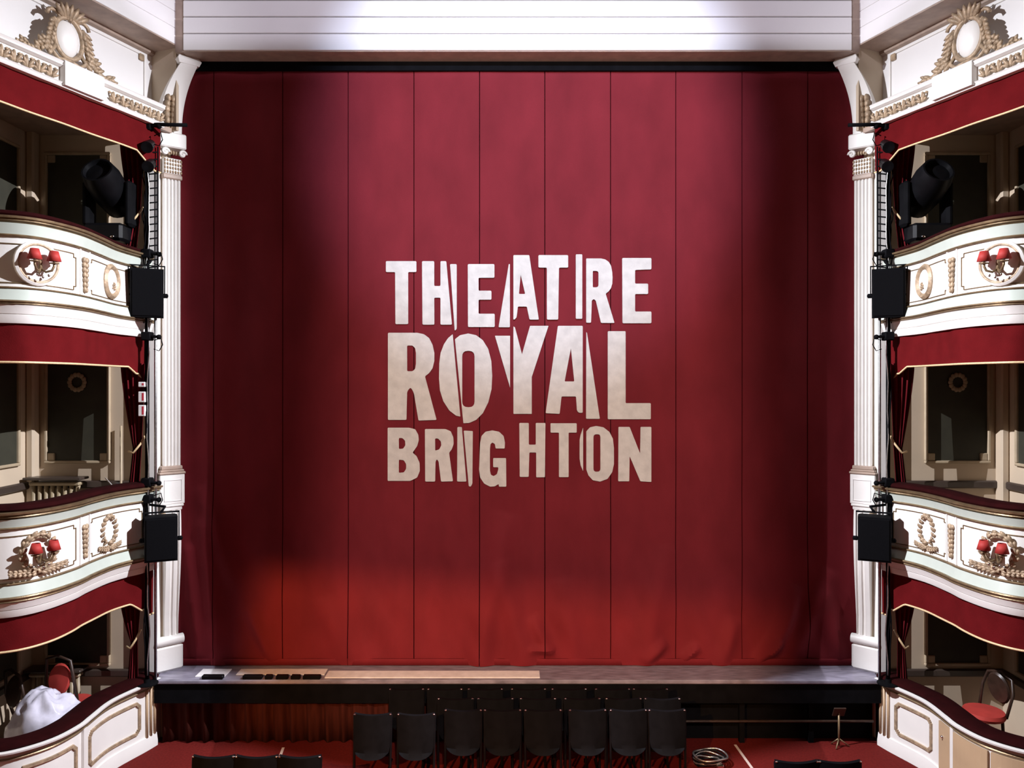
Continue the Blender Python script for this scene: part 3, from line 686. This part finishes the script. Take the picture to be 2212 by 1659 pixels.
    for sx in (-1, 1):
        cv = MB(MP); cv.tube([(sx*.10+.045*math.cos(a)*(1-a/10), .075, Z(2.775)+.045*math.sin(a)*(1-a/10)) for a in [j*.5 for j in range(15)]], .016, 8)
        cv.ell((sx*.10, .07, Z(2.775)), (.022, .025, .022), 8, 6); cv.build('capital_volute', WHITE, pl, m, True)
    cv = MB(MP)
    for i in range(5): cv.ell((-.06+.03*i, .05, Z(2.78)), (.015, .02, .028), 7, 5)
    cv.build('egg_moulding', ORN, pl, m, True)
    pb('abacus', -.165, .145, .085, 2.835, 3.02, WHITE, .015)
    # concave console up to the header
    rings = []
    for j in range(21):
        v = j/20; h = 3.02 + .83*v
        k = v**2.3; b = .16*k; a0 = -.14 + .19*k; a1 = .115 + .13*k
        rings.append([(a0, -.24, Z(h)), (a0, b, Z(h)), (a0+.05, b+.006, Z(h)), (a1-.02, b+.006, Z(h)), (a1, b, Z(h)), (a1, -.24, Z(h))])
    MB(MP).loft(rings).build('console', WHITE, pl, m, False, 40)
    MB(MP).hull([(a, b, Z(h)) for h, e in ((3.85, 0), (3.90, .02), (4.06, -.06)) for a in (.03-e, .265+e) for b in (-.24, .17+e)]).build('console_cap', WHITE, pl, m)
    lf = MB(MP)
    for i in range(7):
        u = i/6; hh = 3.05+.38*u; bb = .16*((hh-3.02)/.83)**2.3
        w = .075*math.sin(math.pi*(.25+.75*(1-u)*.9))
        lf.ell((-.03-w*.5, bb+.02, Z(hh)), (w*.55, .03, .05), 7, 5); lf.ell((-.03+w*.5, bb+.02, Z(hh)), (w*.55, .03, .05), 7, 5)
    lf.build('acanthus_leaf', ORN, pl, m, True)

    # ---------------------------------------------------------------- boom with loudspeakers
    db = 8.86; bxp = CAMX + (318-1106)*db/F; by = db+CAMY
    bm_ = thing('lighting_boom', 'black vertical pipe with clamps and cables beside the %s pilaster' % side, 'pipe', (bxp, by, SH), None, None, m)
    MB().tube([(bxp, by, SH), (bxp, by, Z(2.98))], .024, 10).build('pole', BLACK, bm_, m, True)
    MB().tube([(bxp+.05, by+.1, SH), (bxp+.05, by+.1, Z(2.6))], .017, 8).build('conduit', METAL, bm_, m, True)
    MB().lathe([(.12, 0), (.12, .012), (.04, .02), (.03, .06), (.005, .06)], 16, (bxp, by, SH)).build('base_flange', BLACK, bm_, m)
    MB().tube([(bxp+.10, by+.05, Z(1.3)), (bxp+.10, by+.05, Z(2.75))], .009, 6).build('ladder_rail', BLACK, bm_, m, True)
    for i in range(17):
        z = Z(1.35 + i*.083)
        MB().tube([(bxp, by, z-.012), (bxp+.10, by+.05, z+.012)], .008, 6).build('rung', BLACK, bm_, m, True)
    MB().tube([(bxp+.0, by-.03, Z(2.985)), (bxp+.47, by-.03, Z(2.975))], .022, 8).build('top_bar', BLACK, bm_, m, True)
    for nm, hh in (('clamp', 2.97), ('clamp', 1.50), ('clamp', .55), ('clamp', -1.13), ('clamp', -1.32)):
        mb = MB(); mb.cbox(bxp-.05, bxp+.06, by-.06, by+.05, Z(hh-.05), Z(hh+.05), .012); mb.tube([(bxp+.05, by-.03, Z(hh)), (bxp+.15, by-.03, Z(hh-.01))], .018, 8); mb.ell((bxp+.15, by-.03, Z(hh-.01)), (.03, .03, .03), 8, 6)
        mb.build(nm, BLACK, bm_, m, False, 40)
    rnd = random.Random(3)
    for i in range(5):
        x = bxp + .03*rnd.uniform(-1, 1.8); y = by - .03 + .02*rnd.random(); pts = []
        for j in range(40):
            v = j/39; pts.append((x + .012*math.sin(v*25+i*2) + .008*math.sin(v*61+i), y + .01*math.cos(v*31+i), Z(2.9 - v*(6.25 if i < 3 else 2.2))))
        MB().tube(pts, .007, 5).build('cable', BLACK if i != 2 else METAL, bm_, m, True)
    for hh, k in ((.50, 1), (1.48, -1), (-1.28, 1), (2.85, 1)):
        MB().tube([(bxp+.1, by-.04, Z(hh)), (bxp+.18, by-.05, Z(hh+.03)), (bxp+.20, by-.05, Z(hh-.05)), (bxp+.16, by-.05, Z(hh-.12)), (bxp+.10, by-.05, Z(hh-.1))], .006, 6).build('cable_loop', BLACK, bm_, m, True)
    # two small lanterns clamped at the head of the boom
    for hh, dx in ((2.72, .06), (2.50, .07)):
        MB(Matrix.Translation((bxp+dx, by-.09, Z(hh))) @ Matrix.Rotation(math.radians(118), 4, 'X') @ Matrix.Rotation(.2, 4, 'Y')).lathe([(.02, -.12), (.05, -.11), (.06, 0), (.065, .10), (.055, .10), (.01, .09)], 14).build('head_lamp', BLACKSH, bm_, m, False, 40)

    for hi, (pxa, pxb, ya, yb, ds, tilt, rz) in (('upper', (271, 337, 577, 684, 8.62, 5, 27)), ('lower', (303, 369, 1118, 1215, 8.62, 0, 24))):
        cx = CAMX + ((pxa+pxb)/2-1106)*ds/F; w = (pxb-pxa)*ds/F; hz = (HY(ya, ds)+HY(yb, ds))/2; hh = (yb-ya)*ds/F
        sp = thing('loudspeaker', 'black loudspeaker on the pipe level with the %s %s box front' % (hi, side), 'loudspeaker', (cx, ds+CAMY, Z(hz)-hh/2), 'loudspeakers on the stage pipes', None, m)
        M = Matrix.Translation((cx, ds+CAMY+.14, Z(hz))) @ Matrix.Rotation(math.radians(rz), 4, 'Z') @ Matrix.Rotation(math.radians(tilt), 4, 'X')
        MB(M).hull([(sx*w*k, y, sz*hh*k2) for sx in (-.5, .5) for sz in (-.5, .5) for y, k, k2 in ((-.13, .96, .97), (-.12, 1, 1), (.04, .96, 1), (.13, .80, .98))]).build('cabinet', BLACK, sp, m)
        MB(M).cbox(-w*.45, w*.45, -.142, -.128, -hh*.46, hh*.46, .006).build('grille', GRILLE, sp, m)
        yk = MB(M); yk.box(-w*.56, w*.56, -.03, .03, hh*.5+.030, hh*.5+.042); yk.box(-w*.56, -w*.53, -.03, .03, 0, hh*.5+.042); yk.box(w*.53, w*.56, -.03, .03, 0, hh*.5+.042)
        yk.build('yoke', BLACK, sp, m)
        for sx in (-1, 1): MB(M @ Matrix.Translation((sx*w*.57, 0, -.02)) @ Matrix.Rotation(math.pi/2, 4, 'Y')).lathe([(.01, -.03), (.026, -.02), (.026, .02), (.01, .03)], 10).build('yoke_knob', BLACK, sp, m)
        MB().tube([M @ Vector((0, .02, hh*.5+.036)), M @ Vector((.04, .05, hh*.5+.09)), Vector((bxp, by, (M @ Vector((0, 0, hh*.5+.11))).z))], .016, 8).build('hanging_arm', BLACK, sp, m, True)

    # lantern cluster standing in the upper box
    d0 = 8.83
    c0 = W(238, d0, 0); t = thing('moving_light', 'black stage lantern standing in the dark upper %s box' % side, 'stage light', (c0.x, c0.y, Z(.70)), None, None, m)
    cx, cy = c0.x, c0.y
    MB().cbox(cx-.22, cx+.22, cy-.18, cy+.18, Z(1.62), Z(1.82), .03).build('base', BLACKSH, t, m)
    for sx in (-1, 1): MB().cbox(cx+sx*.24-.04, cx+sx*.24+.04, cy-.1, cy+.1, Z(1.8), Z(2.32), .03).build('yoke_arm', BLACK, t, m)
    MB(Matrix.Translation((cx, cy, Z(2.22))) @ Matrix.Rotation(math.radians(60), 4, 'X')).lathe([(.06, -.32), (.16, -.28), (.2, -.05), (.2, .2), (.17, .33), (.15, .33), (.14, .28), (.02, .30)], 20).build('head', BLACKSH, t, m, False, 40)
    MB().lathe([(.16, -.0), (.16, .03), (.03, .05), (.03, .95), (.005, .95)], 14, (cx, cy, Z(.70))).build('stand', BLACK, t, m)
    for k in range(3): MB().ell((cx-.12+.12*k, cy-.19, Z(1.66)), (.025, .015, .018), 8, 6).build('socket', CHROME, t, m, True)

    # radiator under the end-wall panel
    for lv, hb, ht in (('middle', -2.02, -1.10), ('lower', -4.20, -3.36)) if m == 1 else ():
        x0, x1 = CAMX-5.70, CAMX-5.10; y = 9.10+CAMY
        rd = thing('radiator', 'old column radiator against the end wall in the %s %s box' % (lv, side), 'radiator', ((x0+x1)/2, y, Z(hb)), 'radiators in the boxes', None, m)
        for k in range(8):
            x = x0 + (x1-x0)*(k+.5)/8
            MB().tube([(x, y, Z(hb+.04)), (x, y, Z(ht-.08))], .026, 10).build('column', RADI, rd, m, True)
        MB().cbox(x0, x1, y-.05, y+.05, Z(ht-.10), Z(ht-.06), .012).build('top_header', RADI, rd, m)
        MB().cbox(x0, x1, y-.05, y+.05, Z(hb+.001), Z(hb+.06), .012).build('bottom_header', RADI, rd, m)
        MB().cbox(x0-.04, x1+.04, y-.10, y+.10, Z(ht-.03), Z(ht), .008).build('shelf', DADO, rd, m)

# floor inside the lower boxes
for m, side in SIDES:
    struct(MB().box(CAMX-5.77, CAMX-4.5, 5.4+CAMY, 9.24+CAMY, 0, .05).build('floor_box_'+side, CARPET, m=m))

# ================================================================== THINGS IN THE BOXES
def box_chair(px, d, floor_h, m, label, rz, seatmat, backmat, seat_h=.46, back_h=.92, rng=True):
    p = W(px, d, floor_h)
    if m == -1: p.x = -(p.x)
    t = thing('box_chair', label, 'chair', (p.x, p.y, p.z))
    M = Matrix.Translation(p) @ Matrix.Rotation(rz, 4, 'Z')
    MB(M).lathe([(.02, seat_h-.03), (.20, seat_h-.03), (.215, seat_h), (.20, seat_h+.035), (.02, seat_h+.05)], 22).build('seat', seatmat, t, 1, False, 40)
    for a in (45, 135, 225, 315):
        x, y = .17*math.cos(math.radians(a)), .17*math.sin(math.radians(a))
        MB(M).tube([(x*1.2, y*1.2, 0), (x, y, seat_h-.02)], [.012, .017], 8).build('leg', WOODD, t, 1, True)
    MB(M).tube([(-.17, .12, seat_h), (-.19, .19, seat_h+.25), (-.15, .22, back_h-.05), (0, .235, back_h), (.15, .22, back_h-.05), (.19, .19, seat_h+.25), (.17, .12, seat_h)], .017, 8).build('back_hoop', WOODD, t, 1, True)
    MB(M @ Matrix.Translation((0, .205, (seat_h+back_h)/2+.04)) @ Matrix.Rotation(math.radians(-80), 4, 'X')).lathe([(.01, -.02), (.125, -.02), (.14, 0), (.125, .02), (.01, .03)], 20, (0, 0, 0), (1, 1.25)).build('back_pad', backmat, t, 1, False, 40)
    return t
box_chair(158, 8.80, -4.20, 1, 'chair with round red back beside the radiator in the stalls-level left box', math.radians(170), CHAIRRED, CHAIRRED, .54, 1.17)
box_chair(72, 8.70, -4.20, 1, 'dark bentwood chair behind the plastic-covered heap in the left box', math.radians(150), WOODD, WOODD, .46, 1.04)
box_chair(2125, 8.35, -4.20, 1, 'dark chair with orange-red seat in the stalls-level right box', math.radians(-75), CHAIRRED, WOODD, .62, 1.06)
# heap under plastic
ph = MB(); c = W(100, 8.25, -4.2); P = []
nu, nv = 48, 22
for j in range(nv+1):
    v = j/nv; row = []
    for i in range(nu):
        a = 2*math.pi*i/nu; r = math.sin(min(1, v*1.02)*math.pi/2)**.75
        z = .92*(1-v**2.6)
        q = Vector((math.cos(a)*r*.43, math.sin(a)*r*.34, z))
        n = noise.noise(q*3.5+Vector((3, 1, 2)))*.06 - abs(noise.noise(q*5))*.07 - abs(noise.noise(q*9+Vector((7, 0, 0))))*.05
        q *= 1 + n*1.6 if v > .05 else 1
        row.append(c + Vector((q.x, q.y, max(.0, q.z))))
    P.append(row)
ph.loft(P, caps=True)
tag(ph.build('plastic_bundle', PLASTIC, None, 1, True), 'crumpled heap under white plastic sheeting in the stalls-level left box', 'dust sheet')
# papers on the ledge by the left radiator
tag(MB(Matrix.Translation(W(236, 9.1, HY(1042, 9.1))) @ Matrix.Rotation(.5, 4, 'Z') @ Matrix.Rotation(.9, 4, 'Y')).cbox(-.07, .07, -.05, .05, -.004, .004, .001).build('folded_paper', BOARD), 'small white folded card on the dark rail in the middle left box', 'paper')
# white junction boxes on the left boom
for i, (ya, yb) in enumerate(((825, 836), (846, 869), (875, 899))):
    d0 = 8.83; a = W(300, d0, HY(yb, d0)); b = W(315, d0, HY(ya, d0))
    t = thing('junction_box', ['topmost and smallest', 'middle', 'lowest'][i] + ' of three white boxes strapped to the left pipe', 'box', (a.x, a.y, a.z), 'white boxes on the left pipe')
    MB().cbox(a.x, b.x, a.y-.02, a.y+.03, a.z, b.z, .006).build('case', BOARD, t)
    MB().box(b.x-.035, b.x-.015, a.y-.0215, a.y-.0195, a.z+.02, b.z-.015).build('red_strip', LABELRED, t)

# ================================================================== STAGE AND PIT THINGS
for i, (a, b, d0, d1, lab) in enumerate(((424, 488, 9.06, 9.30, 'short white board at the left end of the apron'), (508, 700, 9.12, 9.30, 'white board lying behind the low black units on the apron'),
                                     (704, 1166, 9.03, 9.24, 'long white board lying along the middle of the apron'))):
    xa, xb = CAMX+(a-1106)*9.1/F, CAMX+(b-1106)*9.1/F
    tag(MB().cbox(xa, xb, d0+CAMY, d1+CAMY, SH, SH+.012, .003).build('apron_board', BOARD), lab, 'board', 'white boards on the apron')
for i, (a, b, lab) in enumerate(((436, 482, 'leftmost low black unit'), (524, 566, 'second low black unit from the left'), (572, 588, 'narrow third low black unit'), (596, 622, 'fourth low black unit'), (628, 648, 'fifth low black unit'), (654, 692, 'rightmost low black unit'))):
    xa, xb = CAMX+(a-1106)*9.0/F, CAMX+(b-1106)*9.0/F
    t = thing('footlight', lab + ' on the apron edge', 'footlight', ((xa+xb)/2, 9.02+CAMY, SH), 'low units on the apron edge')
    MB().cbox(xa, xb, 8.985+CAMY, 9.05+CAMY, SH, SH+.045, .008).build('housing', BLACKSH, t)
    MB().cbox(xa+.015, xb-.015, 9.045+CAMY, 9.058+CAMY, SH+.008, SH+.037, .002).build('lens', METAL, t)

def make_chair(p, label, grp):
    t = thing('pit_chair', label, 'chair', p, grp)
    M = Matrix.Translation(p)
    if not make_chair.parts:
        P = []
        w = .19
        for j in range(9):
            v = j/8; z = .85 - .42*v; row = []
            k = 1 - .10*max(0, v-.75)/.25 - .05*v
            for i in range(13):
                u = -1+2*i/12; row.append((u*w*k, -.035*(1-u*u) + .05*(1-v) - .03*(v > .9), z + (.008*u*u if j == 0 else 0) + (.05*u*u*abs(u) if j == 8 else 0)))
            P.append(row)
        mk = MB().slab(P, (0, .04, 0)); make_chair.parts.append(('backrest', mk, BLACK, 30))
        make_chair.parts.append(('seat', MB().cbox(-.175, .175, .06, .13, .40, .80, .025), BLACK, 40))
        for sx in (-1, 1):
            mb = MB(); mb.tube([(sx*.185, .02, .02), (sx*.185, .03, .40), (sx*.19, .07, .84)], .013, 8); mb.tube([(sx*.185, -.10, .012), (sx*.185, .02, .02), (sx*.185, .17, .012)], .013, 8)
            make_chair.parts.append(('leg', mb, BLACKSH, 60))
            make_chair.parts.append(('corner_cap', MB().ell((sx*.182, .052, .851), (.014, .012, .008), 8, 5), CHROME, 60))
        ms = []
        for nm, mb, mt, au in make_chair.parts:
            o = mb.build(nm, mt, None, 1, False, au); ms.append((nm, o.data)); bpy.data.objects.remove(o)
        make_chair.meshes = ms
    for nm, me in make_chair.meshes:
        o = bpy.data.objects.new(nm, me); C.objects.link(o); o.parent = t
    return t
make_chair.parts = []
ORD = ['first', 'second', 'third', 'fourth', 'fifth', 'sixth', 'seventh']
def row(ptop, cols, words, grp):
    d = F*3.4/(ptop-829.5)
    for i, (a, b) in enumerate(cols):
        p = W((a+b)/2, d, -4.25); p.z = 0
        make_chair(p, 'black tip-up chair, %s from the left in %s' % (ORD[i], words), grp)
row(1493, [(842,912),(922,998),(1008,1088),(1104,1180),(1190,1270),(1287,1362),(1370,1443)], 'the row nearest the stage', 'black chairs before the stage')
row(1514, [(945,1022),(1030,1110),(1122,1203),(1218,1300),(1308,1389),(1396,1470)], 'the middle row of the block', 'black chairs before the stage')
row(1539, [(963,1037),(1047,1124),(1132,1215),(1229,1312),(1318,1400),(1406,1480)], 'the front row of the block', 'black chairs before the stage')
row(1548, [(761,845),(855,940)], 'the pair beside the block', 'black chairs before the stage')
row(1641, [(412,500),(506,594),(600,688)], 'the row cut by the lower left edge', 'black chairs at the bottom edge')
row(1652, [(1682,1770),(1776,1864)], 'the row cut by the lower right edge', 'black chairs at the bottom edge')
# tape lines and cable coil on the carpet
for a, b, lab in (((612, 8.98), (594, 8.45), 'pale tape line on the carpet left of the chairs'), ((1588, 9.05), (1628, 8.45), 'pale tape line on the carpet right of the chairs')):
    p, q = W(a[0], a[1], -4.25), W(b[0], b[1], -4.25); dv = (q-p).normalized(); n = Vector((-dv.y, dv.x, 0))*.015
    mb = MB(); vs = [p+n, q+n, q-n, p-n]; mb.prism([(v.x, v.y) for v in vs], .0, .003)
    tag(mb.build('floor_tape', TAPE), lab, 'tape')
cc = W(1525, 8.60, -4.25); cc.z = 0
t = thing('cable_coil', 'shiny coil of cable lying on the carpet beside the chair block', 'cable', cc)
for k in range(6):
    MB().tube([(cc.x+(.13+.012*k)*math.cos(a)+.01*k, cc.y+(.10+.01*k)*math.sin(a), .02+.016*k+.01*math.sin(3*a+k)) for a in [2*math.pi*j/28 for j in range(28)]], .011, 6, True).build('turn', METAL if k % 2 else BLACKSH, t, 1, True)
MB().cbox(cc.x+.08, cc.x+.16, cc.y-.16, cc.y-.08, .0, .06, .01).build('plug', CHROME, t)
pp = W(1812, 9.0, -4.25); pp.z = 0
t = thing('music_stand', 'thin brownish stand at the right under the stage front', 'stand', pp)
MB().tube([(pp.x, pp.y, .02), (pp.x, pp.y, .40)], .012, 8).build('post', GILT, t, 1, True)
for k in range(3):
    a = 2*math.pi*k/3; MB().tube([(pp.x, pp.y, .10), (pp.x+.12*math.cos(a), pp.y+.08*math.sin(a), .008)], .008, 6).build('foot', GILT, t, 1, True)
MB(Matrix.Translation((pp.x, pp.y, .40)) @ Matrix.Rotation(.5, 4, 'X')).cbox(-.07, .07, -.008, .008, -.05, .08, .003).build('desk', WOODD, t)
